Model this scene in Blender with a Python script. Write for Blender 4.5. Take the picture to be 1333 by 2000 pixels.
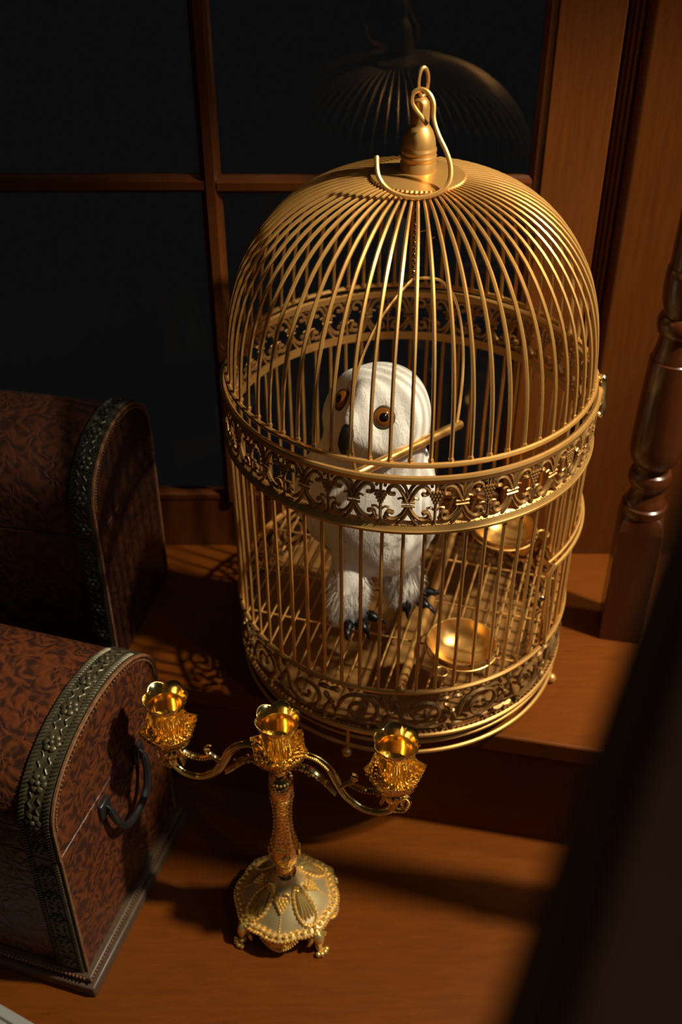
import bpy, bmesh, math, random
from mathutils import Vector, Matrix, Quaternion
from math import sin, cos, pi, radians as rad

random.seed(7)
for o in list(bpy.data.objects):
    bpy.data.objects.remove(o, do_unlink=True)
scene = bpy.context.scene
COL = scene.collection

# ------------------------------------------------------------------ camera
PITCH = rad(36.548)
CAM_Z = 0.9675
cd = bpy.data.cameras.new('camera')
cam = bpy.data.objects.new('camera', cd)
COL.objects.link(cam)
cam.location = (0, 0, CAM_Z)
cam.rotation_euler = (pi / 2 - PITCH, rad(0.04), 0)
cd.sensor_fit = 'VERTICAL'
cd.sensor_height = 36.0
cd.sensor_width = 24.0
cd.lens = 36.0 * 2144.3 / 2000.0
cd.clip_start = 0.02
cd.dof.use_dof = True
cd.dof.focus_distance = 1.06
cd.dof.aperture_fstop = 4.2
scene.camera = cam

# ------------------------------------------------------------------ view
vs = scene.view_settings
vs.view_transform = 'Standard'
vs.look = 'None'
vs.gamma = 1.0
vs.exposure = 0.0
vs.use_curve_mapping = False

# ------------------------------------------------------------------ world and lights
w = bpy.data.worlds.new('world')
scene.world = w
w.use_nodes = True
bg = w.node_tree.nodes['Background']
bg.inputs[0].default_value = (1.0, 1.0, 0.97, 1)
bg.inputs[1].default_value = 0.0040


def aim(o, target):
    d = Vector(target) - o.location
    o.rotation_euler = d.to_track_quat('-Z', 'Y').to_euler()


def add_light(name, kind, loc, energy, color, target=None, **kw):
    l = bpy.data.lights.new(name, kind)
    l.energy = energy
    l.color = color
    for k, v in kw.items():
        setattr(l, k, v)
    o = bpy.data.objects.new(name, l)
    COL.objects.link(o)
    o.location = loc
    if target:
        aim(o, target)
    return o


# ceiling spot that lights the landing from the right
add_light('ceiling_spot', 'SPOT', (1.24, 0.55, 1.82), 255, (1.0, 0.90, 0.68), (0.01, 0.95, 0.11),
          spot_size=rad(32), spot_blend=0.55, shadow_soft_size=0.048)
# unseen warm points added for fill and sparkle on the gold, and a weak cool window far to the right
for k, (lx, ly, lz, le) in enumerate(((-0.9, -0.7, 2.3, 0.5), (0.35, -1.1, 2.3, 5.0), (-0.2, 0.35, 2.4, 0.35), (1.3, -0.7, 2.2, 9.0))):
    add_light('fill_point', 'POINT', (lx, ly, lz), le, (1.0, 0.84, 0.58), shadow_soft_size=0.035)
add_light('wall_spot', 'SPOT', (0.95, 0.93, 1.70), 36, (1.0, 0.86, 0.60), (0.58, 1.2, 0.30),
          spot_size=rad(36), spot_blend=0.5, shadow_soft_size=0.04)
add_light('stair_window', 'AREA', (2.3, -0.5, 1.5), 7.0, (0.62, 0.78, 1.0), (0.2, 0.9, 0.2), shape='RECTANGLE', size=0.5, size_y=1.0)


# ------------------------------------------------------------------ mesh helpers
class MB:
    def __init__(self):
        self.v = []
        self.f = []

    def add(self, vs_, fs_):
        n = len(self.v)
        self.v.extend([tuple(p) for p in vs_])
        self.f.extend([tuple(i + n for i in f) for f in fs_])
        return self

    def box(self, x0, x1, y0, y1, z0, z1, M=None):
        p = [Vector((x, y, z)) for z in (z0, z1) for y in (y0, y1) for x in (x0, x1)]
        if M is not None:
            p = [M @ q for q in p]
        return self.add(p, [(0, 2, 3, 1), (4, 5, 7, 6), (0, 1, 5, 4), (2, 6, 7, 3), (0, 4, 6, 2), (1, 3, 7, 5)])

    def tube(self, pts, r, n=6, closed=False, flat=None):
        """sweep; r may be a number or a list of radii"""
        P = [Vector(p) for p in pts]
        m = len(P)
        R = r if isinstance(r, (list, tuple)) else [r] * m
        T = []
        for i in range(m):
            if closed:
                t = P[(i + 1) % m] - P[i - 1]
            else:
                t = P[min(i + 1, m - 1)] - P[max(i - 1, 0)]
            if t.length < 1e-9:
                t = Vector((0, 0, 1))
            T.append(t.normalized())
        a = Vector((0, 0, 1)) if abs(T[0].z) < 0.9 else Vector((1, 0, 0))
        nrm = (a - T[0] * a.dot(T[0])).normalized()
        vs_, fs_ = [], []
        for i in range(m):
            if i:
                nrm = nrm - T[i] * nrm.dot(T[i])
                nrm.normalize()
            b = T[i].cross(nrm)
            for k in range(n):
                an = 2 * pi * k / n
                vs_.append(P[i] + (nrm * cos(an) + b * sin(an)) * R[i])
        for i in range(m if closed else m - 1):
            j = (i + 1) % m
            for k in range(n):
                k2 = (k + 1) % n
                fs_.append((i * n + k, i * n + k2, j * n + k2, j * n + k))
        if not closed:
            fs_.append(tuple(reversed(range(n))))
            fs_.append(tuple(range((m - 1) * n, m * n)))
        return self.add(vs_, fs_)

    def ring(self, R, z, r, seg=120, n=8):
        return self.tube([(R * cos(2 * pi * i / seg), R * sin(2 * pi * i / seg), z) for i in range(seg)], r, n, closed=True)

    def lathe(self, prof, seg=48, lobes=0, phase=0.0, M=None, cap=True):
        """prof: (r, z[, lobe amplitude[, z amplitude]])"""
        vs_, fs_ = [], []
        for q in prof:
            r, z = q[0], q[1]
            am = q[2] if len(q) > 2 else 0
            zm = q[3] if len(q) > 3 else 0
            for k in range(seg):
                t = 2 * pi * k / seg
                c = abs(cos(lobes * (t + phase) / 2)) * 2 - 1 if lobes else 0
                rr = r * (1 + am * c)
                vs_.append(Vector((rr * cos(t), rr * sin(t), z + zm * c)))
        for i in range(len(prof) - 1):
            for k in range(seg):
                k2 = (k + 1) % seg
                fs_.append((i * seg + k, i * seg + k2, (i + 1) * seg + k2, (i + 1) * seg + k))
        if cap:
            fs_.append(tuple(reversed(range(seg))))
            fs_.append(tuple(range((len(prof) - 1) * seg, len(prof) * seg)))
        if M is not None:
            vs_ = [M @ p for p in vs_]
        return self.add(vs_, fs_)

    def ball(self, c, r, u=8, v=5, s=(1, 1, 1), M=None):
        vs_, fs_ = [], []
        c = Vector(c)
        for i in range(1, v):
            a = pi * i / v
            for k in range(u):
                t = 2 * pi * k / u
                vs_.append(Vector((r * s[0] * sin(a) * cos(t), r * s[1] * sin(a) * sin(t), r * s[2] * cos(a))))
        vs_.append(Vector((0, 0, r * s[2])))
        vs_.append(Vector((0, 0, -r * s[2])))
        if M is not None:
            vs_ = [M @ p for p in vs_]
        vs_ = [p + c for p in vs_]
        top, bot = len(vs_) - 2, len(vs_) - 1
        for k in range(u):
            k2 = (k + 1) % u
            fs_.append((top, k, k2))
            fs_.append((bot, (v - 2) * u + k2, (v - 2) * u + k))
            for i in range(v - 2):
                fs_.append((i * u + k, (i + 1) * u + k, (i + 1) * u + k2, i * u + k2))
        return self.add(vs_, fs_)

    def prism(self, poly, lo, hi, axis='z'):
        n = len(poly)

        def mk(p, h):
            if axis == 'z':
                return (p[0], p[1], h)
            if axis == 'x':
                return (h, p[0], p[1])
            return (p[0], h, p[1])
        vs_ = [mk(p, lo) for p in poly] + [mk(p, hi) for p in poly]
        fs_ = [tuple(reversed(range(n))), tuple(range(n, 2 * n))]
        for i in range(n):
            j = (i + 1) % n
            fs_.append((i, j, n + j, n + i))
        return self.add(vs_, fs_)

    def xf(self, M):
        self.v = [tuple(M @ Vector(p)) for p in self.v]
        return self

    def mesh(self, name, mat, smooth=True, angle=40):
        me = bpy.data.meshes.new(name)
        me.from_pydata(self.v, [], self.f)
        bm = bmesh.new()
        bm.from_mesh(me)
        bmesh.ops.recalc_face_normals(bm, faces=bm.faces)
        bm.to_mesh(me)
        bm.free()
        if mat:
            me.materials.append(mat)
        if smooth:
            me.polygons.foreach_set('use_smooth', [True] * len(me.polygons))
            me.set_sharp_from_angle(angle=rad(angle))
        me.update()
        return me

    def build(self, name, mat, parent=None, smooth=True, angle=40, bevel=0, bseg=2):
        return put(name, self.mesh(name, mat, smooth, angle), parent, bevel=bevel, bseg=bseg)


def put(name, me, parent=None, loc=(0, 0, 0), rot=(0, 0, 0), bevel=0, bseg=2):
    o = bpy.data.objects.new(name, me)
    COL.objects.link(o)
    o.parent = parent
    o.location = loc
    o.rotation_euler = rot
    if bevel:
        b = o.modifiers.new('bevel', 'BEVEL')
        b.width = bevel
        b.segments = bseg
        b.limit_method = 'ANGLE'
        b.angle_limit = rad(35)
    return o


def tag(o, label, cat=None, group=None, kind=None):
    if label:
        o['label'] = label
    if cat:
        o['category'] = cat
    if group:
        o['group'] = group
    if kind:
        o['kind'] = kind
    return o


def thing(name, label, cat, loc=(0, 0, 0), rz=0, group=None):
    o = put(name, None, None, loc, (0, 0, rz))
    o.empty_display_size = 0.05
    return tag(o, label, cat, group)


def spline(pts, n=6, closed=False):
    P = [Vector(p) for p in pts]
    out = []
    m = len(P)
    rng = range(m if closed else m - 1)
    for i in rng:
        if closed:
            a, b, c, d = P[i - 1], P[i], P[(i + 1) % m], P[(i + 2) % m]
        else:
            a, b, c, d = P[max(i - 1, 0)], P[i], P[i + 1], P[min(i + 2, m - 1)]
        for k in range(n):
            t = k / n
            out.append(0.5 * ((2 * b) + (c - a) * t + (2 * a - 5 * b + 4 * c - d) * t * t + (3 * b - a - 3 * c + d) * t ** 3))
    if not closed:
        out.append(P[-1])
    return out


# ------------------------------------------------------------------ materials
def mat_base(name):
    m = bpy.data.materials.new(name)
    m.use_nodes = True
    nt = m.node_tree
    b = nt.nodes['Principled BSDF']
    return m, nt, b


def N(nt, typ, **kw):
    n = nt.nodes.new(typ)
    for k, v in kw.items():
        if k in n.inputs.keys():
            n.inputs[k].default_value = v
        else:
            setattr(n, k, v)
    return n


def ramp(nt, src, stops):
    r = nt.nodes.new('ShaderNodeValToRGB')
    e = r.color_ramp.elements
    while len(e) < len(stops):
        e.new(0.5)
    for i, (p, c) in enumerate(stops):
        e[i].position = p
        e[i].color = (*c, 1) if len(c) == 3 else c
    nt.links.new(src, r.inputs[0])
    return r.outputs[0]


def coords(nt, scale=(1, 1, 1), rot=(0, 0, 0), kind='Object'):
    tc = nt.nodes.new('ShaderNodeTexCoord')
    mp = nt.nodes.new('ShaderNodeMapping')
    mp.inputs['Scale'].default_value = scale
    mp.inputs['Rotation'].default_value = rot
    nt.links.new(tc.outputs[kind], mp.inputs[0])
    return mp.outputs[0]


def bump(nt, b, src, strength, dist):
    bp = nt.nodes.new('ShaderNodeBump')
    bp.inputs['Strength'].default_value = strength
    bp.inputs['Distance'].default_value = dist
    nt.links.new(src, bp.inputs['Height'])
    nt.links.new(bp.outputs[0], b.inputs['Normal'])


def wood(name, c1, c2, stretch, rough=0.38, rot=(0, 0, 0), coat=0.15, scale=18, bstr=0.12, spec=0.3):
    m, nt, b = mat_base(name)
    co = coords(nt, stretch, rot)
    n1 = N(nt, 'ShaderNodeTexNoise', Scale=scale, Detail=6.0, Roughness=0.62, Distortion=0.35)
    nt.links.new(co, n1.inputs['Vector'])
    n2 = N(nt, 'ShaderNodeTexNoise', Scale=scale * 9, Detail=3.0, Roughness=0.6)
    nt.links.new(co, n2.inputs['Vector'])
    mx = N(nt, 'ShaderNodeMix', data_type='FLOAT')
    mx.inputs[0].default_value = 0.4
    nt.links.new(n1.outputs[0], mx.inputs[2])
    nt.links.new(n2.outputs[0], mx.inputs[3])
    nt.links.new(ramp(nt, mx.outputs[0], [(0.3, c1), (0.7, c2)]), b.inputs['Base Color'])
    b.inputs['Roughness'].default_value = rough
    b.inputs['Coat Weight'].default_value = coat
    b.inputs['Specular IOR Level'].default_value = spec
    b.inputs['Coat Roughness'].default_value = 0.25
    bump(nt, b, n2.outputs[0], bstr, 0.0006)
    return m


def metal(name, col, rough, metallic=1.0, col2=None, bscale=0, bstr=0.0, nscale=60, bdist=0.0006):
    m, nt, b = mat_base(name)
    co = coords(nt)
    if col2:
        n1 = N(nt, 'ShaderNodeTexNoise', Scale=float(nscale), Detail=4.0, Roughness=0.6)
        nt.links.new(co, n1.inputs['Vector'])
        nt.links.new(ramp(nt, n1.outputs[0], [(0.35, col2), (0.65, col)]), b.inputs['Base Color'])
    else:
        b.inputs['Base Color'].default_value = (*col, 1)
    b.inputs['Metallic'].default_value = metallic
    b.inputs['Roughness'].default_value = rough
    if bscale:
        n2 = N(nt, 'ShaderNodeTexVoronoi', Scale=float(bscale))
        nt.links.new(co, n2.inputs['Vector'])
        bump(nt, b, n2.outputs[0], bstr, bdist)
    return m


def leather(name, c_hi, c_lo, sc=26.0):
    """tooled leather: swirling flower heads and curls cut into a red-brown hide"""
    m, nt, b = mat_base(name)

    def mth(op, a, b_=None, c=None):
        n = N(nt, 'ShaderNodeMath', operation=op)
        for i, q in enumerate((a, b_, c)):
            if q is None:
                continue
            if isinstance(q, (int, float)):
                n.inputs[i].default_value = q
            else:
                nt.links.new(q, n.inputs[i])
        return n.outputs[0]
    co = coords(nt)
    nz = N(nt, 'ShaderNodeTexNoise', Scale=sc * 1.6, Detail=1.0)
    nt.links.new(co, nz.inputs['Vector'])
    va = N(nt, 'ShaderNodeVectorMath', operation='MULTIPLY_ADD')
    va.inputs[1].default_value = (0.022, 0.022, 0.022)
    nt.links.new(nz.outputs['Color'], va.inputs[0])
    nt.links.new(co, va.inputs[2])
    vo = N(nt, 'ShaderNodeTexVoronoi', Scale=sc, feature='F1')
    nt.links.new(va.outputs[0], vo.inputs['Vector'])
    df = N(nt, 'ShaderNodeVectorMath', operation='SUBTRACT')
    nt.links.new(va.outputs[0], df.inputs[0])
    nt.links.new(vo.outputs['Position'], df.inputs[1])
    sx = nt.nodes.new('ShaderNodeSeparateXYZ')
    nt.links.new(df.outputs[0], sx.inputs[0])
    X, Y, Z = sx.outputs
    ang = mth('ARCTAN2', mth('MULTIPLY_ADD', Y, 0.55, Z), mth('MULTIPLY_ADD', Y, 0.85, X))
    spiral = mth('MULTIPLY_ADD', ang, 5.0, mth('MULTIPLY', vo.outputs['Distance'], 9.0))
    s1 = mth('SINE', spiral)
    s2 = mth('SINE', mth('MULTIPLY', vo.outputs['Distance'], 24.0))
    pat = mth('ADD', mth('MULTIPLY', s1, 0.36), mth('MULTIPLY', s2, 0.22))
    fine = N(nt, 'ShaderNodeTexNoise', Scale=260.0, Detail=3.0)
    nt.links.new(co, fine.inputs['Vector'])
    big = N(nt, 'ShaderNodeTexNoise', Scale=7.0, Detail=2.0)
    nt.links.new(co, big.inputs['Vector'])
    tot = mth('ADD', mth('ADD', pat, mth('MULTIPLY', fine.outputs[0], 0.6)), mth('MULTIPLY', big.outputs[0], 0.5))
    nt.links.new(ramp(nt, tot, [(0.22, c_lo), (0.50, tuple(a * 0.5 + b_ * 0.5 for a, b_ in zip(c_hi, c_lo))), (0.95, c_hi)]), b.inputs['Base Color'])
    b.inputs['Roughness'].default_value = 0.40
    bump(nt, b, tot, 0.5, 0.0011)
    return m


M = {}
M['tread'] = wood('tread_wood', (0.105, 0.0245, 0.0018), (0.160, 0.041, 0.0036), (1.2, 9, 9), 0.42, coat=0.0, spec=0.16)
M['panel'] = wood('panel_wood', (0.095, 0.0235, 0.0028), (0.160, 0.0430, 0.0056), (9, 9, 0.7), 0.40, coat=0.12)
M['frame'] = wood('frame_wood', (0.070, 0.0175, 0.0033), (0.11, 0.029, 0.005), (6, 6, 1.2), 0.36)
M['turned'] = wood('turned_wood', (0.045, 0.0115, 0.0028), (0.076, 0.019, 0.0044), (8, 8, 0.8), 0.24, coat=0.5)
M['rail'] = wood('rail_wood', (0.11, 0.05, 0.03), (0.16, 0.075, 0.045), (3, 3, 3), 0.4)
M['gold'] = metal('gold_paint', (0.74, 0.40, 0.115), 0.38, 0.62, (0.66, 0.345, 0.09), nscale=45)
M['antique'] = metal('antique_gold', (0.60, 0.315, 0.095), 0.40, 0.6, (0.36, 0.18, 0.055), nscale=160)
M['antique2'] = metal('antique_gold_dark', (0.42, 0.225, 0.075), 0.40, 0.65, (0.24, 0.12, 0.04), nscale=160)
M['tray'] = metal('tray_gold', (0.31, 0.145, 0.036), 0.55, 0.35, (0.24, 0.108, 0.024), nscale=30)
M['bowl'] = metal('bowl_gold', (0.82, 0.47, 0.135), 0.30, 0.85)
M['brass'] = metal('polished_gold', (1.0, 0.72, 0.27), 0.16, 1.0)
M['brassemb'] = metal('embossed_gold', (1.0, 0.72, 0.27), 0.19, 1.0, bscale=300, bstr=0.6, bdist=0.0009)
M['orn'] = metal('gold_ornament', (1.0, 0.70, 0.22), 0.24, 0.82)
M['satin'] = metal('satin_gold', (0.86, 0.66, 0.32), 0.42, 0.8)
M['steel'] = metal('clasp_metal', (0.85, 0.70, 0.42), 0.25, 1.0)
M['leather'] = leather('tooled_leather', (0.125, 0.032, 0.009), (0.036, 0.0125, 0.008), 30)
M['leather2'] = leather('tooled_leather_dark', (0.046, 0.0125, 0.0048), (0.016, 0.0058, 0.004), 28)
M['strap'] = metal('strap_metal', (0.11, 0.088, 0.046), 0.42, 0.45, (0.055, 0.045, 0.025), nscale=110)
M['strap2'] = metal('strap_metal_dark', (0.055, 0.05, 0.034), 0.40, 0.45, (0.03, 0.027, 0.02), nscale=110)
M['binding'] = metal('leather_binding', (0.22, 0.10, 0.04), 0.5, 0.0, (0.13, 0.055, 0.025), nscale=200)
M['moulding'] = wood('moulding_wood', (0.055, 0.031, 0.018), (0.095, 0.057, 0.032), (2, 6, 6), 0.5)
M['handle'] = metal('black_leather', (0.014, 0.013, 0.014), 0.35, 0.0)
M['alu'] = metal('nosing_aluminium', (0.55, 0.53, 0.50), 0.45, 0.6)


def mk_glass():
    m, nt, b = mat_base('pane_glass')
    out = nt.nodes['Material Output']
    nt.nodes.remove(b)
    tr = N(nt, 'ShaderNodeBsdfTransparent')
    tr.inputs[0].default_value = (0.92, 0.94, 0.95, 1)
    gl = N(nt, 'ShaderNodeBsdfGlossy')
    gl.inputs['Roughness'].default_value = 0.012
    fr = N(nt, 'ShaderNodeFresnel', IOR=1.5)
    mx = nt.nodes.new('ShaderNodeMixShader')
    ml = N(nt, 'ShaderNodeMath', operation='MULTIPLY')
    ml.inputs[1].default_value = 0.24
    nt.links.new(fr.outputs[0], ml.inputs[0])
    nt.links.new(ml.outputs[0], mx.inputs[0])
    nt.links.new(tr.outputs[0], mx.inputs[1])
    nt.links.new(gl.outputs[0], mx.inputs[2])
    nt.links.new(mx.outputs[0], out.inputs[0])
    return m


M['glass'] = mk_glass()


def mk_owl():
    m, nt, b = mat_base('white_plumage')
    co = coords(nt, (1, 1, 0.35))
    n1 = N(nt, 'ShaderNodeTexNoise', Scale=170.0, Detail=4.0, Roughness=0.65, Distortion=0.6)
    nt.links.new(co, n1.inputs['Vector'])
    n2 = N(nt, 'ShaderNodeTexNoise', Scale=22.0, Detail=2.0)
    nt.links.new(coords(nt), n2.inputs['Vector'])
    nt.links.new(ramp(nt, n2.outputs[0], [(0.3, (0.70, 0.64, 0.56)), (0.55, (0.86, 0.81, 0.73))]), b.inputs['Base Color'])
    n3 = N(nt, 'ShaderNodeTexNoise', Scale=34.0, Detail=3.0, Roughness=0.6)
    nt.links.new(coords(nt, (1, 1, 1.8)), n3.inputs['Vector'])
    sepz = nt.nodes.new('ShaderNodeSeparateXYZ')
    nt.links.new(coords(nt), sepz.inputs[0])
    lowz = N(nt, 'ShaderNodeMapRange')
    lowz.inputs[1].default_value, lowz.inputs[2].default_value = 0.17, 0.13
    nt.links.new(sepz.outputs[2], lowz.inputs[0])
    spot = N(nt, 'ShaderNodeMath', operation='MULTIPLY')
    nt.links.new(ramp(nt, n3.outputs[0], [(0.60, (0, 0, 0)), (0.72, (1, 1, 1))]), spot.inputs[0])
    nt.links.new(lowz.outputs[0], spot.inputs[1])
    mxc = N(nt, 'ShaderNodeMix', data_type='RGBA')
    nt.links.new(spot.outputs[0], mxc.inputs[0])
    nt.links.new(b.inputs['Base Color'].links[0].from_socket, mxc.inputs[6])
    mxc.inputs[7].default_value = (0.22, 0.15, 0.12, 1)
    nt.links.new(mxc.outputs[2], b.inputs['Base Color'])
    b.inputs['Roughness'].default_value = 0.8
    b.inputs['Sheen Weight'].default_value = 0.25
    bump(nt, b, n1.outputs[0], 0.6, 0.0025)
    return m


M['owl'] = mk_owl()
M['fluff'] = metal('fluff', (0.86, 0.80, 0.71), 0.85, 0.0)
M['black'] = metal('black_horn', (0.007, 0.007, 0.009), 0.32, 0.0)
M['iris'] = metal('amber_iris', (0.24, 0.080, 0.008), 0.10, 0.0)
M['pupil'] = metal('pupil', (0.004, 0.003, 0.003), 0.05, 0.0)
M['rimbrown'] = metal('eye_rim', (0.085, 0.04, 0.02), 0.6, 0.0)

# ------------------------------------------------------------------ geometry constants
GLASS_Y = 1.2312
FZ = -0.19                       # lower tread
EDGE_A = -11.73                  # heading of the upper tread's front edge
CX, CY = 0.0724, 1.0235          # cage axis

# ------------------------------------------------------------------ the setting
e_dir = Vector((cos(rad(EDGE_A)), sin(rad(EDGE_A)), 0))
e_nrm = Vector((e_dir.y, -e_dir.x, 0))           # towards the viewer
e0 = Vector((-0.174, 0.943, 0))


def edge(x, off=0.0):
    p = e0 + e_nrm * off
    t = (x - p.x) / e_dir.x
    return (x, p.y + e_dir.y * t)


step = put('stair_landing', None)
tag(step, 'brown wooden stair tread under the gold birdcage, with its riser', None, None, 'structure')
MB().prism([edge(-1.3), edge(1.5), (1.5, 1.26), (-1.3, 1.26)], -0.028, 0.0).build('tread', M['tread'], step, bevel=0.003)
MB().prism([edge(-1.3, -0.012), edge(1.5, -0.012), edge(1.5, -0.05), edge(-1.3, -0.05)], -0.20, -0.028).build('riser', M['tread'], step)

# lower tread with an aluminium nosing along its front edge
f_dir = Vector((cos(rad(-28)), sin(rad(-28)), 0))
f0 = Vector((-0.3763, 0.6478, 0))


def fedge(x, off=0.0):
    nrm = Vector((f_dir.y, -f_dir.x, 0))
    p = f0 + nrm * off
    t = (x - p.x) / f_dir.x
    return (x, p.y + f_dir.y * t)


flo = put('floor', None)
tag(flo, 'lower brown wooden tread carrying the chest and the candelabra', None, None, 'structure')
MB().prism([fedge(-1.2), fedge(1.4), edge(1.4, 0.052), edge(-1.2, 0.052)], FZ - 0.03, FZ).build('plank', M['tread'], flo, bevel=0.0015)
MB().prism([edge(-1.2, 0.054), edge(1.4, 0.054), edge(1.4, -0.04), edge(-1.2, -0.04)], FZ - 0.03, FZ).build('plank', M['tread'], flo, bevel=0.0015)
MB().prism([fedge(-1.2, -0.02), fedge(1.4, -0.02), fedge(1.4, -0.1), fedge(-1.2, -0.1)], FZ - 0.19, FZ - 0.03).build('riser', M['tread'], flo)
low = put('floor_below', None)
tag(low, 'next wooden tread further down', None, None, 'structure')
MB().prism([(-1.4, -0.4), (1.5, -0.4), fedge(1.5, -0.08), fedge(-1.4, -0.08)], FZ - 0.22, FZ - 0.19).build('tread', M['tread'], low)
nos = put('trim_1', None)
tag(nos, 'pale aluminium stair nosing in the near corner', None, None, 'structure')
for a, b_, h in ((-0.001, 0.0105, 0.003), (0.0125, 0.024, 0.003), (0.026, 0.040, 0.003)):
    MB().prism([fedge(-1.2, a), fedge(1.4, a), fedge(1.4, b_), fedge(-1.2, b_)], FZ - 0.004, FZ + h).build('ridge', M['alu'], nos, bevel=0.001)
MB().prism([fedge(-1.2, -0.001), fedge(1.4, -0.001), fedge(1.4, 0.04), fedge(-1.2, 0.04)], FZ - 0.03, FZ - 0.003).build('nosing_body', M['alu'], nos)

# window with glazing bars
win = put('window_1', None)
tag(win, 'dark window with wooden glazing bars behind the birdcage', None, None, 'structure')
XL, XR = -0.52, 0.216
ZB, ZT = 0.091, 0.957


def bar_profile(h, d):
    """moulded glazing bar section: (across, out of the glass)"""
    return [(-h, 0), (-h, d * 0.35), (-h * 0.72, d * 0.5), (-h * 0.62, d * 0.62), (-h * 0.42, d), (h * 0.42, d), (h * 0.62, d * 0.62), (h * 0.72, d * 0.5), (h, d * 0.35), (h, 0)]


def vbar(name, x, z0, z1, h, d, parent, mat):
    poly = [(x + a, GLASS_Y - b_) for a, b_ in bar_profile(h, d)]
    return MB().prism(poly, z0, z1, 'z').build(name, mat, parent, smooth=False)


def hbar(name, z, x0, x1, h, d, parent, mat):
    poly = [(GLASS_Y - b_, z + a) for a, b_ in bar_profile(h, d)]
    return MB().prism(poly, x0, x1, 'x').build(name, mat, parent, smooth=False)


for (x0, x1) in ((XL + 0.01, -0.150), (-0.146, XR)):
    for (z0, z1) in ((ZB, 0.522), (0.525, ZT)):
        MB().box(x0, x1, GLASS_Y, GLASS_Y + 0.004, z0, z1).build('pane', M['glass'], win, smooth=False)
vbar('glazing_bar', -0.1485, ZB - 0.01, ZT + 0.01, 0.0120, 0.013, win, M['frame'])
hbar('glazing_bar', 0.5235, XL, -0.1415, 0.0105, 0.012, win, M['frame'])
hbar('glazing_bar', 0.5225, -0.1555, XR, 0.0105, 0.012, win, M['frame'])
vbar('glazing_bar', XL, ZB - 0.01, ZT + 0.01, 0.0120, 0.013, win, M['frame'])
# bottom rail with a small bead on top, top rail, right stile
MB().box(XL - 0.2, XR + 0.02, GLASS_Y - 0.005, GLASS_Y + 0.03, 0.0, 0.079).build('bottom_rail', M['frame'], win, bevel=0.002)
hbar('glazing_bead', 0.0855, XL, XR, 0.0085, 0.0065, win, M['frame'])
MB().box(XL - 0.2, XR + 0.02, GLASS_Y - 0.010, GLASS_Y + 0.03, ZT, ZT + 0.12).build('top_rail', M['frame'], win, bevel=0.002)
MB().box(XL - 0.7, XL, GLASS_Y - 0.010, GLASS_Y + 0.03, 0.0, ZT + 0.12).build('stile', M['panel'], win, bevel=0.002)
MB().box(XR + 0.009, 0.2965, GLASS_Y - 0.0125, GLASS_Y + 0.03, 0.0, 1.7).build('stile', M['panel'], win, bevel=0.002)
MB().prism([(XR - 0.003, GLASS_Y), (XR - 0.003, GLASS_Y - 0.004), (XR + 0.002, GLASS_Y - 0.008), (XR + 0.005, GLASS_Y - 0.009), (XR + 0.0085, GLASS_Y - 0.0105), (XR + 0.0085, GLASS_Y + 0.02)], 0.08, ZT, 'z').build('stile_bead', M['frame'], win, smooth=False)

# panelled wall to the right of the window: reeded moulding and a flat panel
wal = put('wall_back', None)
tag(wal, 'brown wood-panelled wall beside the window', None, None, 'structure')
MB().box(0.295, 0.33, GLASS_Y + 0.004, GLASS_Y + 0.03, 0.0, 1.7).build('backing', M['panel'], wal, smooth=False)
for i, (x, r, y) in enumerate(((0.3035, 0.0026, -0.001), (0.3090, 0.0026, -0.003), (0.3145, 0.0028, -0.006))):
    MB().tube([(x, GLASS_Y + y, 0.0), (x, GLASS_Y + y, 1.7)], r, 10).build('reed', M['panel'], wal)
    MB().box(x - 0.0028, x + 0.0028, GLASS_Y + y, GLASS_Y + 0.006, 0.0, 1.7).build('reed_back', M['panel'], wal, smooth=False)
MB().prism([(0.3185, GLASS_Y + 0.02), (0.3185, GLASS_Y - 0.017), (0.3215, GLASS_Y - 0.0235), (0.326, GLASS_Y - 0.0255), (1.3, GLASS_Y - 0.0255), (1.3, GLASS_Y + 0.02)], 0.0, 1.7, 'z').build('panel', M['panel'], wal, angle=50)
MB().box(-1.3, 0.30, GLASS_Y - 0.012, GLASS_Y + 0.03, ZT + 0.12, 1.7).build('panel', M['panel'], wal, smooth=False)

# ------------------------------------------------------------------ birdcage
cage = thing('birdcage', 'gold domed birdcage of thin bars with filigree bands, holding a white owl', 'birdcage', (CX, CY, 0))
N_BAR = 60
bar_me = MB().tube([(0.1935, 0, 0.110), (0.1937, 0, 0.22), (0.1955, 0, 0.334)], 0.0020, 6).mesh('body_bar', M['gold'])
DOOR0, DOOR1 = -43.0, 3.0
for i in range(N_BAR):
    put('body_bar', bar_me, cage, rot=(0, 0, 2 * pi * (i + 0.35) / N_BAR))
dome_prof = [(0.1905, 0.404), (0.1900, 0.425), (0.1875, 0.455), (0.1825, 0.482), (0.1735, 0.510), (0.1580, 0.538), (0.1380, 0.562), (0.1130, 0.581), (0.0850, 0.594), (0.0600, 0.6005), (0.0430, 0.6025)]
N_DOME = 64
dpts = spline([(r, 0, z) for r, z in dome_prof], 3)
dm = MB().tube(dpts, [0.0020 if p.x > 0.10 else 0.0013 + 0.0007 * max(0.0, (p.x - 0.043) / 0.057) for p in dpts], 6)
dm.ball((0.1905, 0, 0.408), 0.0032, 6, 4)
dome_me = dm.mesh('dome_bar', M['gold'])
for i in range(N_DOME):
    put('dome_bar', dome_me, cage, rot=(0, 0, 2 * pi * (i + 0.5) / N_DOME))
MB().ring(0.1930, 0.4045, 0.0028).build('dome_hoop', M['gold'], cage)


def rim(name, prof, mat=None):
    return MB().lathe([*prof, prof[0]], 144, cap=False).build(name, mat or M['gold'], cage)


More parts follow.
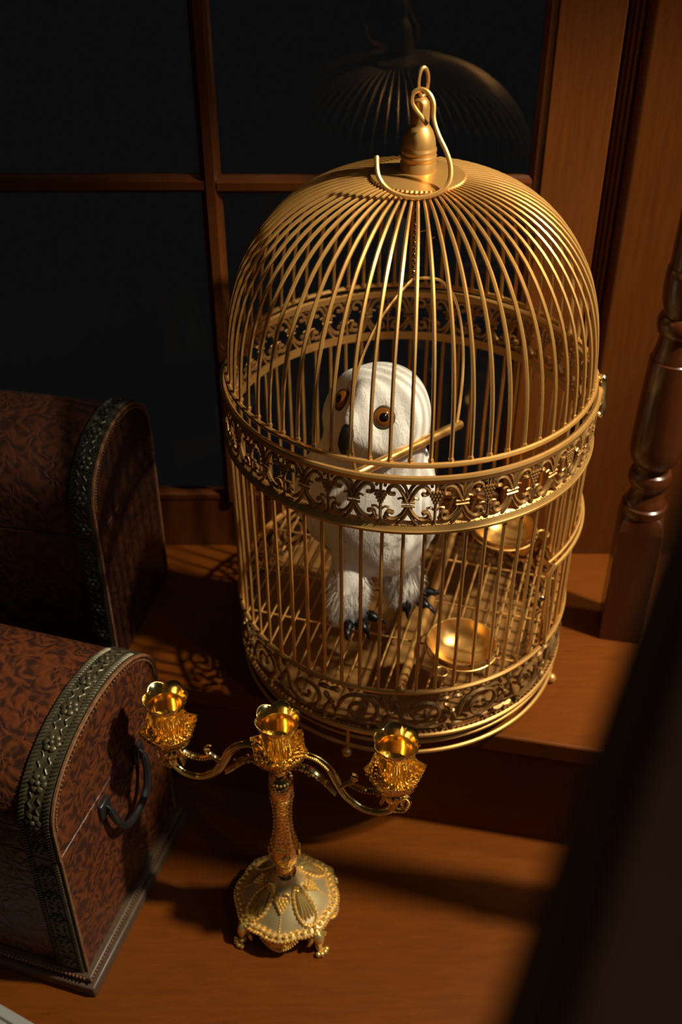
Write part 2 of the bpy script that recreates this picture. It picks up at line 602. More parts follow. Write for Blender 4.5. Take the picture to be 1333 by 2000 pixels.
rim('band_rim', [(0.1945, 0.3870), (0.1990, 0.3870), (0.2000, 0.3905), (0.2010, 0.3930), (0.2000, 0.3955), (0.1975, 0.3960), (0.1945, 0.3940)])
rim('band_rim', [(0.1935, 0.3420), (0.1965, 0.3410), (0.1985, 0.3380), (0.1990, 0.3345), (0.2005, 0.3330), (0.2000, 0.3300), (0.1970, 0.3295), (0.1935, 0.3315)])
rim('base_rim', [(0.1920, 0.1100), (0.1945, 0.1090), (0.1970, 0.1110), (0.1975, 0.1135), (0.1955, 0.1155), (0.1925, 0.1145)])
rim('base_rim', [(0.1905, 0.0430), (0.1950, 0.0415), (0.1970, 0.0435), (0.1970, 0.0465), (0.1950, 0.0480), (0.1905, 0.0475)])


def bend(R, z0, uvs):
    return [Vector((R * cos(u / R), R * sin(u / R), z0 + v)) for u, v in uvs]


# filigree of the middle band
NF = 24
RB, ZB0 = 0.1968, 0.3385


def motif():
    m = MB()
    for s in (1, -1):
        def c(pts, r, n=5, sp=3):
            m.tube([p for p in bend(RB, ZB0, [(s * q.x, q.y) for q in spline([(a, b_, 0) for a, b_ in pts], sp)])], r, n)
        c([(0.0250, 0.027), (0.0215, 0.036), (0.0165, 0.0440), (0.0110, 0.0455), (0.0072, 0.0415), (0.0085, 0.0365), (0.0120, 0.0365)], 0.0023)
        c([(0.0250, 0.023), (0.0215, 0.0150), (0.0155, 0.0085), (0.0090, 0.0075), (0.0055, 0.0115), (0.0075, 0.0160), (0.0108, 0.0150)], 0.0023)
        c([(0.0262, 0.033), (0.0230, 0.0440), (0.0160, 0.0520)], 0.0019)
        c([(0.0262, 0.018), (0.0215, 0.0085), (0.0165, 0.0020)], 0.0019)
        c([(0.0160, 0.0305), (0.0195, 0.0320), (0.0222, 0.0285)], 0.0013, sp=2)
        c([(0.0010, 0.0180), (0.0045, 0.0210), (0.0085, 0.0200)], 0.0013, sp=2)
        for (u, v, r) in ((0.0120, 0.0362, 0.0024), (0.0108, 0.0148, 0.0026), (0.0042, 0.0085, 0.0024), (0.0040, 0.0455, 0.0020)):
            m.ball(bend(RB, ZB0, [(s * u, v)])[0], r, 6, 4)
        for v in (0.0232, 0.0275):
            m.tube(bend(RB + 0.0009, ZB0, [(s * 0.0195, v), (s * 0.0228, v), (s * 0.0261, v)]), 0.0014, 5)
    m.tube(bend(RB, ZB0, [(0, 0.003), (0, 0.018), (0, 0.046)]), 0.0016, 5)
    m.ball(bend(RB, ZB0, [(0, 0.0480)])[0], 0.0026, 6, 4)
    m.ball(bend(RB, ZB0, [(0, 0.0045)])[0], 0.0024, 6, 4)
    for row in range(5):
        n = 5 - row
        for k in range(n):
            m.ball(bend(RB + 0.0008, ZB0, [((k - (n - 1) / 2) * 0.0030, 0.0385 - row * 0.0037)])[0], 0.0019, 6, 4)
    for k in range(8):
        u = (k - 3.5) * 0.0065
        for v in (0.0008, 0.0515):
            m.tube(bend(RB + 0.0003, ZB0, [(u - 0.0022, v), (u + 0.0022, v)]), 0.0013, 5)
    return m.mesh('filigree_motif', M['antique'])


mot = motif()
for i in range(NF):
    put('filigree_motif', mot, cage, rot=(0, 0, 2 * pi * (i + 0.3) / NF))

# scrolling filigree of the base band
NS = 18
RS, ZS0 = 0.1935, 0.048


def scroll(flip):
    m = MB()
    W = 2 * pi * RS / NS
    H = 0.0615

    def c(pts, r, n=5, sp=3):
        P = spline([(a, b_, 0) for a, b_ in pts], sp)
        m.tube(bend(RS, ZS0, [(q.x, (H - q.y) if flip else q.y) for q in P]), r, n)
    # stem wave and spiral
    sp = []
    for k in range(19):
        t = k / 18
        a = pi * 0.95 - t * 3.1 * pi
        r = 0.0215 * (1 - t) ** 0.8 + 0.0025
        sp.append((0.002 + r * cos(a), 0.030 + r * sin(a)))
    c([(-W / 2, 0.034), (-W / 2 + 0.007, 0.018)] + sp, [0.0022] * (2 * 3) + [0.0026] * (18 * 3) + [0.0026] * 4, sp=3)
    c([(W / 2, 0.0275), (W / 2 - 0.006, 0.046), (0.018, 0.053), (0.004, 0.0515)], 0.0021)
    # leaves as tapering blades
    for (x, y, a, l) in ((-0.022, 0.050, 140, 0.013), (-0.026, 0.010, 200, 0.011), (0.020, 0.012, -35, 0.016), (0.026, 0.020, 20, 0.012),
                         (0.026, 0.050, 60, 0.009), (-0.010, 0.055, 60, 0.008), (0.010, 0.006, -100, 0.006), (-0.029, 0.030, 170, 0.009), (0.030, 0.036, 80, 0.010)):
        pts = []
        rr = []
        for k in range(5):
            t = k / 4
            aa = rad(a + 40 * t)
            pts.append((x + l * t * cos(aa), y + l * t * sin(aa)))
            rr.append(0.0006 + 0.0029 * sin(pi * (0.15 + 0.85 * t)))
        m.tube(bend(RS, ZS0, [(p[0], (H - p[1]) if flip else p[1]) for p in pts]), rr, 5)
    for k in range(11):
        u = (k - 5) * W / 11
        m.ball(bend(RS + 0.001, ZS0, [(u, 0.0025)])[0], 0.0017, 6, 4)
        m.ball(bend(RS + 0.001, ZS0, [(u, H - 0.0015)])[0], 0.0015, 6, 4)
    return m.mesh('filigree_scroll', M['antique2'])


scr = (scroll(False), scroll(True))
for i in range(NS):
    put('filigree_scroll', scr[i % 2], cage, rot=(0, 0, 2 * pi * (i + 0.7) / NS))

# tray, skirt, stand ring and feet
MB().lathe([(0.0, 0.050), (0.1865, 0.050), (0.1885, 0.0530), (0.1900, 0.0520), (0.1900, 0.026), (0.1880, 0.0235), (0.0, 0.0235)], 96, cap=False).build('tray', M['tray'], cage)
MB().ring(0.1925, 0.0158, 0.0024).build('stand_ring', M['gold'], cage)
MB().ring(0.1915, 0.0310, 0.0019).build('tray_wire', M['gold'], cage)
foot_me = MB().tube([(0.1905, 0, 0.045), (0.1915, 0, 0.016), (0.1925, 0, 0.008)], 0.0024, 6).ball((0.1955, 0, 0.0062), 0.0062, 10, 8).mesh('ball_foot', M['gold'])
for a in (250, 340, 70, 160):
    put('ball_foot', foot_me, cage, rot=(0, 0, rad(a)))

# floor grid of parallel wires with a thick cross bar
gdir = rad(90 - 16.2)
for k in range(-13, 14):
    d = k * 0.0142
    if abs(k) < 1:
        continue
    h = math.sqrt(0.1935 ** 2 - d * d)
    put('grid_wire', MB().tube([(-h, 0, 0), (h, 0, 0)], 0.0013, 5).mesh('grid_wire', M['gold']), cage, (d * sin(gdir), -d * cos(gdir), 0.112), (0, 0, gdir))
for d in (-0.105, -0.03, 0.05, 0.125):
    h = math.sqrt(0.1935 ** 2 - d * d)
    put('grid_wire', MB().tube([(0, -h, 0), (0, h, 0)], 0.0014, 5).mesh('grid_wire', M['gold']), cage, (d * cos(gdir), d * sin(gdir), 0.1093), (0, 0, gdir))
xb = MB().tube([(-0.188, 0.0, 0.1165), (0.188, 0.0, 0.1165)], 0.0050, 10)
xb.ball((-0.187, 0, 0.1150), 0.0066, 10, 6)
put('cross_bar', xb.mesh('cross_bar', M['gold']), cage, (0.0445 * sin(gdir), -0.0445 * cos(gdir), 0), (0, 0, gdir))

# door on the right
door = put('door', None, cage)


def arc(R, a0, a1, z, n=14):
    return [(R * cos(rad(a0 + (a1 - a0) * k / n)), R * sin(rad(a0 + (a1 - a0) * k / n)), z) for k in range(n + 1)]


MB().tube([(0.198 * cos(rad(DOOR0 + 4)), 0.198 * sin(rad(DOOR0 + 4)), 0.118)] + [(0.2000 * cos(rad(DOOR0)), 0.2000 * sin(rad(DOOR0)), 0.228)] + arc(0.2010, DOOR0 + 2, DOOR1, 0.237)
          + [(0.2005 * cos(rad(DOOR1 + 1)), 0.2005 * sin(rad(DOOR1 + 1)), 0.228), (0.198 * cos(rad(DOOR1)), 0.198 * sin(rad(DOOR1)), 0.118)], 0.0024, 6).build('door_frame', M['gold'], door)
MB().tube(arc(0.1985, DOOR0 - 1, DOOR1 + 1, 0.2450), 0.0018, 6).build('door_lintel', M['gold'], door)
lt = MB().tube(spline([(0.199 * cos(rad(-47)), 0.199 * sin(rad(-47)), 0.205), (0.204 * cos(rad(-48)), 0.204 * sin(rad(-48)), 0.198), (0.203 * cos(rad(-46)), 0.203 * sin(rad(-46)), 0.188), (0.198 * cos(rad(-47)), 0.198 * sin(rad(-47)), 0.180)], 4), 0.0019, 6)
lt.ball((0.203 * cos(rad(-47)), 0.203 * sin(rad(-47)), 0.206), 0.0042, 8, 6)
lt.build('door_latch', M['steel'], door)

# clasp and hinge that hold the dome on the band
cl = put('clasp', None, cage, (-0.0015, 0.0, -0.004), (0, 0, rad(-6)))
MB().tube([(0.193, -0.004, 0.4045), (0.2000, -0.008, 0.4060)], 0.0042, 10).ball((0.2010, -0.0085, 0.4065), 0.0052, 10, 8).build('stud', M['steel'], cl)
MB().tube(spline([(0.2020, -0.011, 0.404), (0.2035, -0.016, 0.397), (0.2030, -0.022, 0.390), (0.2040, -0.028, 0.383), (0.2030, -0.031, 0.376), (0.1995, -0.028, 0.376)], 4), 0.0024, 7).build('lever', M['steel'], cl)
MB().tube([(0.194, -0.024, 0.386), (0.2005, -0.027, 0.384)], 0.0048, 10).build('catch', M['steel'], cl)
hg = MB().tube(spline([(-0.190, 0.046, 0.404), (-0.201, 0.050, 0.4065), (-0.205, 0.051, 0.400), (-0.201, 0.050, 0.393), (-0.193, 0.047, 0.393)], 4), 0.0023, 6)
hg.build('hinge', M['gold'], cage)

# crown: scalloped plate, bell finial, eye and hook
MB().lathe([(0.0, 0.6025), (0.0445, 0.6025, 0.012), (0.0458, 0.6045, 0.018), (0.0447, 0.6062, 0.012), (0.036, 0.6078), (0.024, 0.6092), (0.0185, 0.6108), (0.0, 0.612)], 128, lobes=64, cap=False).build('crown_plate', M['gold'], cage)
MB().lathe([(0.0, 0.608), (0.0172, 0.608), (0.0170, 0.6185), (0.0163, 0.6195), (0.0163, 0.6215), (0.0172, 0.6230), (0.0172, 0.6250), (0.0162, 0.6262), (0.0162, 0.6272), (0.0170, 0.6288), (0.0168, 0.6310),
            (0.0158, 0.6325), (0.0158, 0.6340), (0.0150, 0.6400), (0.0125, 0.6470), (0.0098, 0.6510), (0.0085, 0.6530), (0.0086, 0.6560), (0.0088, 0.6680), (0.0080, 0.6730), (0.0055, 0.6765), (0.0, 0.678)], 40, cap=False).build('bell_finial', M['gold'], cage)
eye = [(0.0013 + 0.0045 * cos(t), -0.0010 + 0.0025 * cos(t), 0.6905 + 0.0125 * sin(t)) for t in [2 * pi * k / 24 for k in range(24)]]
MB().tube(eye, 0.0019, 8, closed=True).build('eye_ring', M['gold'], cage)
hook = [(0.0055, -0.0170, 0.6575), (0.0005, -0.0150, 0.6630), (-0.0049, -0.0125, 0.6690), (-0.0088, -0.0115, 0.6755), (-0.0080, -0.0105, 0.6830), (-0.0012, -0.0100, 0.6865), (0.0055, -0.0115, 0.6840),
        (0.0102, -0.0150, 0.6760), (0.0108, -0.0205, 0.6630), (0.0153, -0.0265, 0.6510), (0.0229, -0.0335, 0.6375), (0.0268, -0.0395, 0.6255), (0.0251, -0.0465, 0.6145), (0.0160, -0.0525, 0.6075),
        (-0.0008, -0.0565, 0.6045), (-0.0171, -0.0555, 0.6060), (-0.0311, -0.0515, 0.6115), (-0.0391, -0.0455, 0.6215), (-0.0405, -0.0365, 0.6355)]
MB().tube(spline(hook, 6), 0.0023, 8).build('hanging_hook', M['gold'], cage)

# ------------------------------------------------------------------ swing inside the cage
SWL, SWR = Vector((0.012, 0.9015, 0.3450)), Vector((0.1248, 0.9955, 0.3450))
SWT = Vector((CX, 1.0200, 0.4995))
swing = thing('bird_swing', 'gold wire swing with a round perch hanging in front of the owl', 'swing', tuple(SWT))
d_ = (SWR - SWL).normalized()
MB().tube([SWL - d_ * 0.006 - SWT, SWL - SWT, SWR - SWT, SWR + d_ * 0.004 - SWT], [0.0042, 0.0052, 0.0052, 0.0042], 12).build('perch', M['bowl'], swing)
sw_mid = (SWL + SWR) / 2
up_ = (SWT - sw_mid)
hl = (SWR - SWL).length / 2
arch = [(-0.96, 0.0), (-1.06, 0.22), (-1.06, 0.42), (-0.96, 0.62), (-0.62, 0.84), (-0.1, 0.995), (0.12, 1.0), (0.55, 0.93), (0.86, 0.76), (1.02, 0.50), (1.04, 0.25), (0.97, 0.0)]
MB().tube([sw_mid + d_ * (hl * a) + up_ * b_ - SWT for a, b_ in [(q.x, q.y) for q in spline([(a, b_, 0) for a, b_ in arch], 5)]], 0.0016, 6).build('wire_bow', M['gold'], swing)
hw = MB()
for ph in (0, pi):
    hw.tube([(0.0026 * cos(ph + k * 0.75) * (0.5 + 0.5 * sin(k * 0.31) ** 2), 0.0035 * (k / 70) + 0.0026 * sin(ph + k * 0.75), 0.100 * k / 70) for k in range(71)], 0.0008, 4)
hw.tube(spline([(0.002, 0, 0.050), (0.010, -0.004, 0.054), (0.014, -0.006, 0.047), (0.018, -0.008, 0.049)], 4), 0.0005, 4)
hw.build('hanging_wire', M['gold'], swing)

# ------------------------------------------------------------------ feeding bowls


def bowl(label, loc, ring_angles):
    b = thing('feeding_bowl', label, 'bowl', loc, 0, 'feeding bowls in the birdcage')
    R = 0.0375
    pr = [(0.0, 0.0), (0.014, 0.0006), (0.025, 0.0050), (0.0325, 0.0125), (0.0362, 0.0210), (R, 0.0245), (R + 0.0012, 0.0252), (R + 0.0008, 0.0264), (R - 0.001, 0.0258),
          (0.0345, 0.0205), (0.0310, 0.0135), (0.0235, 0.0065), (0.013, 0.0022), (0.0, 0.0016)]
    MB().lathe(pr, 56, cap=False).build('dish', M['bowl'], b)
    MB().ring(R + 0.0022, 0.0195, 0.0013, 56, 6).build('holder_ring', M['gold'], b)
    for a in ring_angles:
        c = Vector(((R + 0.0095) * cos(rad(a)), (R + 0.0095) * sin(rad(a)), 0.0195))
        MB().tube([c + Vector((0.0070 * cos(t), 0.0070 * sin(t), 0)) for t in [2 * pi * k / 18 for k in range(18)]], 0.0012, 6, closed=True).build('wire_loop', M['gold'], b)
    return b


bowl('gold bowl on the cage floor near the front bars', (0.1315, 0.8790, 0.1140), (238,))
bowl('gold bowl at the back of the cage beside its door', (0.2010, 1.0730, 0.1240), (-8,))

# ------------------------------------------------------------------ owl
owl = thing('owl', 'white owl with amber eyes and black beak standing in the birdcage', 'owl', (0.036, 0.990, 0.112))
OB = Vector((0.036, 0.990, 0.112))
sec = [(0.1560, 0.042, 0.995, 0.010, 0.010), (0.1590, 0.042, 0.995, 0.030, 0.028), (0.174, 0.041, 0.996, 0.050, 0.045), (0.205, 0.036, 0.999, 0.0665, 0.058), (0.240, 0.029, 1.002, 0.0730, 0.064),
       (0.275, 0.028, 1.004, 0.0700, 0.062), (0.300, 0.031, 1.004, 0.0615, 0.0565), (0.318, 0.035, 1.003, 0.0572, 0.0550), (0.338, 0.038, 1.001, 0.0570, 0.0565), (0.358, 0.0395, 1.000, 0.0562, 0.0565),
       (0.378, 0.041, 0.999, 0.0505, 0.0520), (0.393, 0.042, 0.999, 0.0415, 0.0430), (0.403, 0.042, 0.999, 0.029, 0.030), (0.409, 0.042, 0.999, 0.014, 0.014), (0.4105, 0.042, 0.999, 0.003, 0.003)]
HC = Vector((0.039, 1.000, 0.356))
E1 = Vector((-0.69, -0.31, 0.50)).normalized()
E2 = Vector((0.067, -0.87, 0.46)).normalized()
BK = Vector((-0.50, -0.86, 0.10)).normalized()


def owl_head(p):
    d = p - HC
    if p.z < 0.30:
        return p
    n = d.normalized()
    off = 0.0
    for e in (E1, E2):
        a = n.angle(e)
        off -= 0.0068 * math.exp(-(a / 0.26) ** 2)
        off += 0.0042 * math.exp(-((a - 0.62) / 0.20) ** 2)
    mid = (E1 + E2).normalized()
    a = n.angle(BK)
    off += 0.0050 * math.exp(-(a / 0.30) ** 2)
    a = n.angle((mid + BK * 0.6).normalized())
    off += 0.0035 * math.exp(-(a / 0.22) ** 2)
    k = min(1.0, (p.z - 0.30) / 0.02)
    return p + n * off * k


ob = MB()
rings = []
S = 64
zs = [s[0] for s in sec]
sp = spline([(s[1], s[2], s[0]) for s in sec], 5)
rx = spline([(s[3], s[4], 0) for s in sec], 5)
vv, ff = [], []
for c, r in zip(sp, rx):
    for k in range(S):
        t = 2 * pi * k / S
        vv.append(owl_head(Vector((c.x + max(r.x, 0.002) * cos(t), c.y + max(r.y, 0.002) * sin(t), c.z))) - OB)
for i in range(len(sp) - 1):
    for k in range(S):
        ff.append((i * S + k, i * S + (k + 1) % S, (i + 1) * S + (k + 1) % S, (i + 1) * S + k))
ff.append(tuple(reversed(range(S))))
ff.append(tuple(range((len(sp) - 1) * S, len(sp) * S)))
ob.add(vv, ff)
LEGS = {'l': [(0.014, 0.978, 0.195), (0.008, 0.960, 0.163), (0.006, 0.951, 0.140), (0.008, 0.948, 0.1230)], 'r': [(0.062, 0.992, 0.195), (0.068, 0.984, 0.163), (0.072, 0.981, 0.142), (0.074, 0.982, 0.1250)]}
for k in LEGS:
    ob.tube([Vector(p) - OB for p in spline(LEGS[k], 4)], [0.0225 - 0.0004 * i for i in range(13)], 20)
# tail
ob.tube([Vector(p) - OB for p in [(0.034, 1.045, 0.22), (0.030, 1.062, 0.17), (0.028, 1.070, 0.135)]], [0.022, 0.018, 0.010], 16)
body = ob.build('body', M['owl'], owl)
rm = body.modifiers.new('remesh', 'REMESH')
rm.mode = 'VOXEL'
rm.voxel_size = 0.0027
rm.use_smooth_shade = True
sm = body.modifiers.new('smooth', 'SMOOTH')
sm.factor = 0.5
sm.iterations = 4

# wings folded along the flanks
for s, a0 in ((1, -12), (-1, 190)):
    m = MB()
    vv, ff = [], []
    nu, nv = 13, 18
    for side in (0, 1):
        for i in range(nv):
            t = i / (nv - 1)
            z = 0.300 - 0.150 * t
            c = sp[min(range(len(sp)), key=lambda q: abs(sp[q].z - z))]
            r = rx[min(range(len(sp)), key=lambda q: abs(sp[q].z - z))]
            half = 48 * math.sqrt(max(0.0, sin(pi * (0.06 + 0.90 * t)))) * (1 - 0.35 * t)
            for j in range(nu):
                u = j / (nu - 1) * 2 - 1
                a = rad(a0 + s * (14 + 12 * t) + half * u)
                th = (0.0065 * (1 - u * u) ** 0.6 * sin(pi * min(1, 0.1 + t)) + 0.0012 * abs(sin(t * 5 * pi + u * 2)) + 0.0008) if side == 0 else -0.006
                vv.append(Vector((c.x + (r.x + th) * cos(a), c.y + (r.y + th) * sin(a), z)) - OB)
    n2 = nu * nv
    for i in range(nv - 1):
        for j in range(nu - 1):
            q = (i * nu + j, i * nu + j + 1, (i + 1) * nu + j + 1, (i + 1) * nu + j)
            ff.append(q)
            ff.append(tuple(n2 + x for x in reversed(q)))
    loop = [j for j in range(nu)] + [i * nu + nu - 1 for i in range(1, nv)] + [(nv - 1) * nu + j for j in range(nu - 2, -1, -1)] + [i * nu for i in range(nv - 2, 0, -1)]
    for i in range(len(loop)):
        a, b_ = loop[i], loop[(i + 1) % len(loop)]
        ff.append((a, n2 + a, n2 + b_, b_))
    m.add(vv, ff)
    m.build('wing', M['owl'], owl, angle=80)

# eyes with amber iris and dark pupil, lids
for e, lid in ((E1, 0), (E2, 1)):
    r0 = 0.0518 if e is E2 else 0.0495
    c = HC + e * r0
    R3 = e.to_track_quat('Z', 'Y').to_matrix().to_4x4()
    eo = put('eye', MB().ball((0, 0, 0), 0.0105, 20, 14, (1, 1, 0.62)).mesh('eye', M['iris']), owl, tuple(c - OB), R3.to_euler())
    put('pupil', MB().ball((0, 0, 0.0026), 0.0064, 18, 12, (1, 1, 0.76)).mesh('pupil', M['pupil']), eo)
    put('eye_rim', MB().tube([(0.0110 * cos(t), 0.0106 * sin(t), 0.0004) for t in [2 * pi * k / 28 for k in range(28)]], 0.0021, 6, closed=True).mesh('eye_rim', M['rimbrown']), eo)

# hooked beak
side = BK.cross(Vector((0, 0, 1))).normalized()
dn = Vector((0, 0, -1)) * 0.95 + BK * 0.30
b0 = HC + BK * 0.0605 + Vector((0, 0, 0.009))
bk = MB()
bk.tube([p - OB for p in spline([b0 + Vector((0, 0, 0.006)) - BK * 0.004, b0 + BK * 0.0035, b0 + dn * 0.012 + BK * 0.0055, b0 + dn * 0.025 + BK * 0.0030, b0 + dn * 0.034 - BK * 0.0030], 4)],
        [0.0035 + 0.0042 * sin(pi * min(1, i / 14)) if i < 9 else 0.0073 * (1 - (i - 9) / 7.6) + 0.0006 for i in range(17)], 14)
bk.build('beak', M['black'], owl)

# toes with claws, and loose leg down
toes = {'l': ((0.010, 0.950), ((-95, 0.034), (-62, 0.036), (-22, 0.034))), 'r': ((0.073, 0.981), ((-85, 0.030), (-40, 0.036), (2, 0.038)))}
for k, (c, tl) in toes.items():
    ft = put('foot', None, owl)
    for a, l in tl:
        dx, dy = cos(rad(a)), sin(rad(a))
        P = [Vector((c[0] + dx * t * l, c[1] + dy * t * l, z)) - OB for t, z in ((0.1, 0.123), (0.45, 0.1225), (0.80, 0.1215), (1.0, 0.1195))]
        to = MB().tube(spline(P, 3), [0.0064, 0.0062, 0.0060, 0.0058, 0.0062, 0.0066, 0.0064, 0.0056, 0.0050, 0.0040], 10).build('toe', M['black'], ft)
        Q = [Vector((c[0] + dx * t * l, c[1] + dy * t * l, z)) - OB for t, z in ((0.95, 0.1215), (1.12, 0.1205), (1.28, 0.1150))]
        MB().tube(spline(Q, 3), [0.0036, 0.0034, 0.0030, 0.0026, 0.0021, 0.0014, 0.0005], 8).build('claw', M['black'], to)
for k in LEGS:
    m = MB()
    P = [Vector(p) for p in spline(LEGS[k], 4)]
    for i in range(4200):
        t = random.random() ** 0.7
        q = P[min(12, int(t * 12))]
        a = random.uniform(0, 2 * pi)
        r = (0.0225 - 0.0004 * 12 * t) * 0.93
        o_ = Vector((cos(a), sin(a), 0))
        b0_ = q + o_ * r + Vector((0, 0, random.uniform(-0.004, 0.004)))
        l = random.uniform(0.008, 0.021)
        dr = (o_ * random.uniform(0.15, 0.75) + Vector((random.gauss(0, .18), random.gauss(0, .18), -1))).normalized()
        tp = b0_ + dr * l
        tp.z = max(tp.z, 0.1175)
        w_ = o_.cross(Vector((0, 0, 1))) * random.uniform(0.0002, 0.0005)
        n = len(m.v)
        md = b0_ + dr * l * 0.5 + o_ * 0.0008
        m.v += [tuple(b0_ - w_ - OB), tuple(b0_ + w_ - OB), tuple(md + w_ * 0.8 - OB), tuple(md - w_ * 0.8 - OB), tuple(tp - OB)]
        m.f += [(n, n + 1, n + 2, n + 3), (n + 3, n + 2, n + 4)]
    fl = m.build('leg_down', M['fluff'], owl, smooth=False)
    fl['kind'] = 'stuff'

# ------------------------------------------------------------------ candelabra
can = thing('candelabra', 'polished gold three-cup candelabra without candles on the lower tread', 'candelabra', (-0.0645, 0.765, FZ), rad(-7))
B8 = 4
# domed base with a wavy rim
MB().lathe([(0.0, 0.024), (0.050, 0.024, 0.02), (0.0575, 0.0260, 0.025), (0.0590, 0.0295, 0.025), (0.0575, 0.0325, 0.025), (0.0535, 0.0345, 0.02), (0.0515, 0.0338, 0.02), (0.0490, 0.0375, 0.01), (0.040, 0.0470), (0.030, 0.0560), (0.022, 0.0640), (0.0165, 0.0720), (0.0140, 0.0790), (0.0, 0.081)],
           96, lobes=8, cap=False).build('base', M['satin'], can)
rb = MB()
for k in range(96):
    t = 2 * pi * k / 96
    r = 0.0592 * (1 + 0.025 * (abs(cos(4 * t)) * 2 - 1))
    rb.ball((r * cos(t), r * sin(t), 0.0315), 0.0022, 6, 4)
    r2 = r - 0.0042
    if k % 2 == 0:
        rb.ball((r2 * cos(t), r2 * sin(t), 0.0352), 0.0030, 6, 4)
rb.build('rim_beading', M['orn'], can)['kind'] = 'stuff'


def dome_z(r):
    pr = [(0.014, 0.079), (0.0165, 0.072), (0.022, 0.064), (0.030, 0.056), (0.040, 0.047), (0.050, 0.0375), (0.0565, 0.033)]
    for (a, za), (b_, zb) in zip(pr, pr[1:]):
        if r <= b_:
            return za + (zb - za) * (r - a) / (b_ - a)
    return 0.033


def on_base(r, w_, lift=0.0, ang=0.0):
    a = ang + w_ / max(r, 0.01)
    return Vector((r * cos(a), r * sin(a), dome_z(r) + lift))


def palmette():
    m = MB()
    out = []
    for k in range(26):
        t = 2 * pi * k / 26
        rr = 0.0360 - 0.0170 * cos(t)
        ww = 0.0150 * sin(t) * (0.45 + 0.55 * (rr - 0.019) / 0.034)
        out.append(on_base(rr, ww, 0.0025))
    for p in out:
        m.ball(p, 0.0024, 6, 4)
    m.tube(out, 0.0015, 5, closed=True)
    for s in (-2, -1, 0, 1, 2):
        m.tube([on_base(0.0205 + 0.026 * t, s * 0.0046 * t, 0.0012 + 0.003 * sin(pi * t)) for t in (0, 0.25, 0.5, 0.75, 1)], [0.0010, 0.0017, 0.0023, 0.0024, 0.0010], 6)
    m.ball(on_base(0.0225, 0, 0.002), 0.0034, 8, 5)
    return m.mesh('palmette', M['orn'])


def grapes():
    m = MB()
    for i, (r, n) in enumerate(((0.0265, 3), (0.0290, 4), (0.0315, 3), (0.0340, 2), (0.0365, 1))):
        for k in range(n):
            m.ball(on_base(r, (k - (n - 1) / 2) * 0.0040, 0.0018), 0.0024, 6, 4)
    for k in range(6):
        m.ball(on_base(0.0395 + 0.0022 * k, 0, 0.0006), 0.0010, 5, 4)
    for s in (1, -1):
        m.tube(spline([on_base(0.0225, s * 0.002, 0.002), on_base(0.0235, s * 0.007, 0.003), on_base(0.0285, s * 0.0085, 0.002), on_base(0.030, s * 0.0055, 0.002)], 3), 0.0011, 5)
    return m.mesh('grape_cluster', M['orn'])


pm, gm = palmette(), grapes()
for k in range(4):
    put('palmette', pm, can, rot=(0, 0, rad(45 + 90 * k)))
    put('grape_cluster', gm, can, rot=(0, 0, rad(90 * k)))


def cfoot():
    m = MB()
    m.tube(spline([(0.050, 0, 0.030), (0.0605, 0, 0.026), (0.0625, 0, 0.016), (0.0590, 0, 0.009), (0.0625, 0, 0.004), (0.0680, 0, 0.0042)], 4),
           [0.0050, 0.0056, 0.0062, 0.0066, 0.0068, 0.0068, 0.0066, 0.0062, 0.0056, 0.0050, 0.0045, 0.0042, 0.0040, 0.0040, 0.0040, 0.0042, 0.0042, 0.0041, 0.0040, 0.0038, 0.0036], 10)
    for a in (-50, -18, 18, 50):
        m.ball((0.0645 + 0.0065 * cos(rad(a)), 0.0078 * sin(rad(a)), 0.0034), 0.0034, 8, 5)
    for s in (1, -1):
        m.tube(spline([(0.0595, s * 0.004, 0.026), (0.0605, s * 0.010, 0.022), (0.0590, s * 0.0125, 0.016), (0.0580, s * 0.010, 0.013), (0.0580, s * 0.008, 0.016)], 3), 0.0019, 6)
        m.ball((0.0580, s * 0.0085, 0.0165), 0.0026, 8, 5)
    return m.mesh('claw_foot', M['orn'])


fm = cfoot()


def apron():
    m = MB()
    pts = [(0.0570, s * 0.0015 * 11, 0) for s in ()]
    n = 15
    vv, ff = [], []
    for side, dr in ((0, 0.0), (1, -0.002)):
        for i in range(n):
            t = i / (n - 1) * 2 - 1
            a = t * 0.36
            r = 0.0595 + dr - 0.002 * abs(t)
            vv += [Vector((r * cos(a), r * sin(a), 0.029)), Vector((r * cos(a), r * sin(a), 0.029 - 0.0135 * (1 - t * t) - 0.003))]
    k = 2 * n
    for i in range(n - 1):
        a = 2 * i
        ff += [(a, a + 1, a + 3, a + 2), (k + a, k + a + 2, k + a + 3, k + a + 1), (a + 1, k + a + 1, k + a + 3, a + 3), (a, a + 2, k + a + 2, k + a)]
    ff += [(0, k, k + 1, 1), (2 * n - 2, 2 * n - 1, k + 2 * n - 1, k + 2 * n - 2)]
    m.add(vv, ff)
    for i in range(17):
        t = i / 16 * 2 - 1
        a = t * 0.36
        r = 0.0605 - 0.002 * abs(t)
        m.ball((r * cos(a), r * sin(a), 0.029 - 0.0130 * (1 - t * t) - 0.002), 0.0016, 6, 4)
    for s in (-1, 1):
        for q in range(6):
            t = q * pi / 3
            m.ball((0.0605, s * 0.0062 + 0.0022 * cos(t), 0.0235 + 0.0022 * sin(t)), 0.0014, 6, 4)
    return m.mesh('apron', M['orn'])


ap = apron()
for k in range(4):
    put('claw_foot', fm, can, rot=(0, 0, rad(45 + 90 * k)))
    put('apron', ap, can, rot=(0, 0, rad(90 * k)))

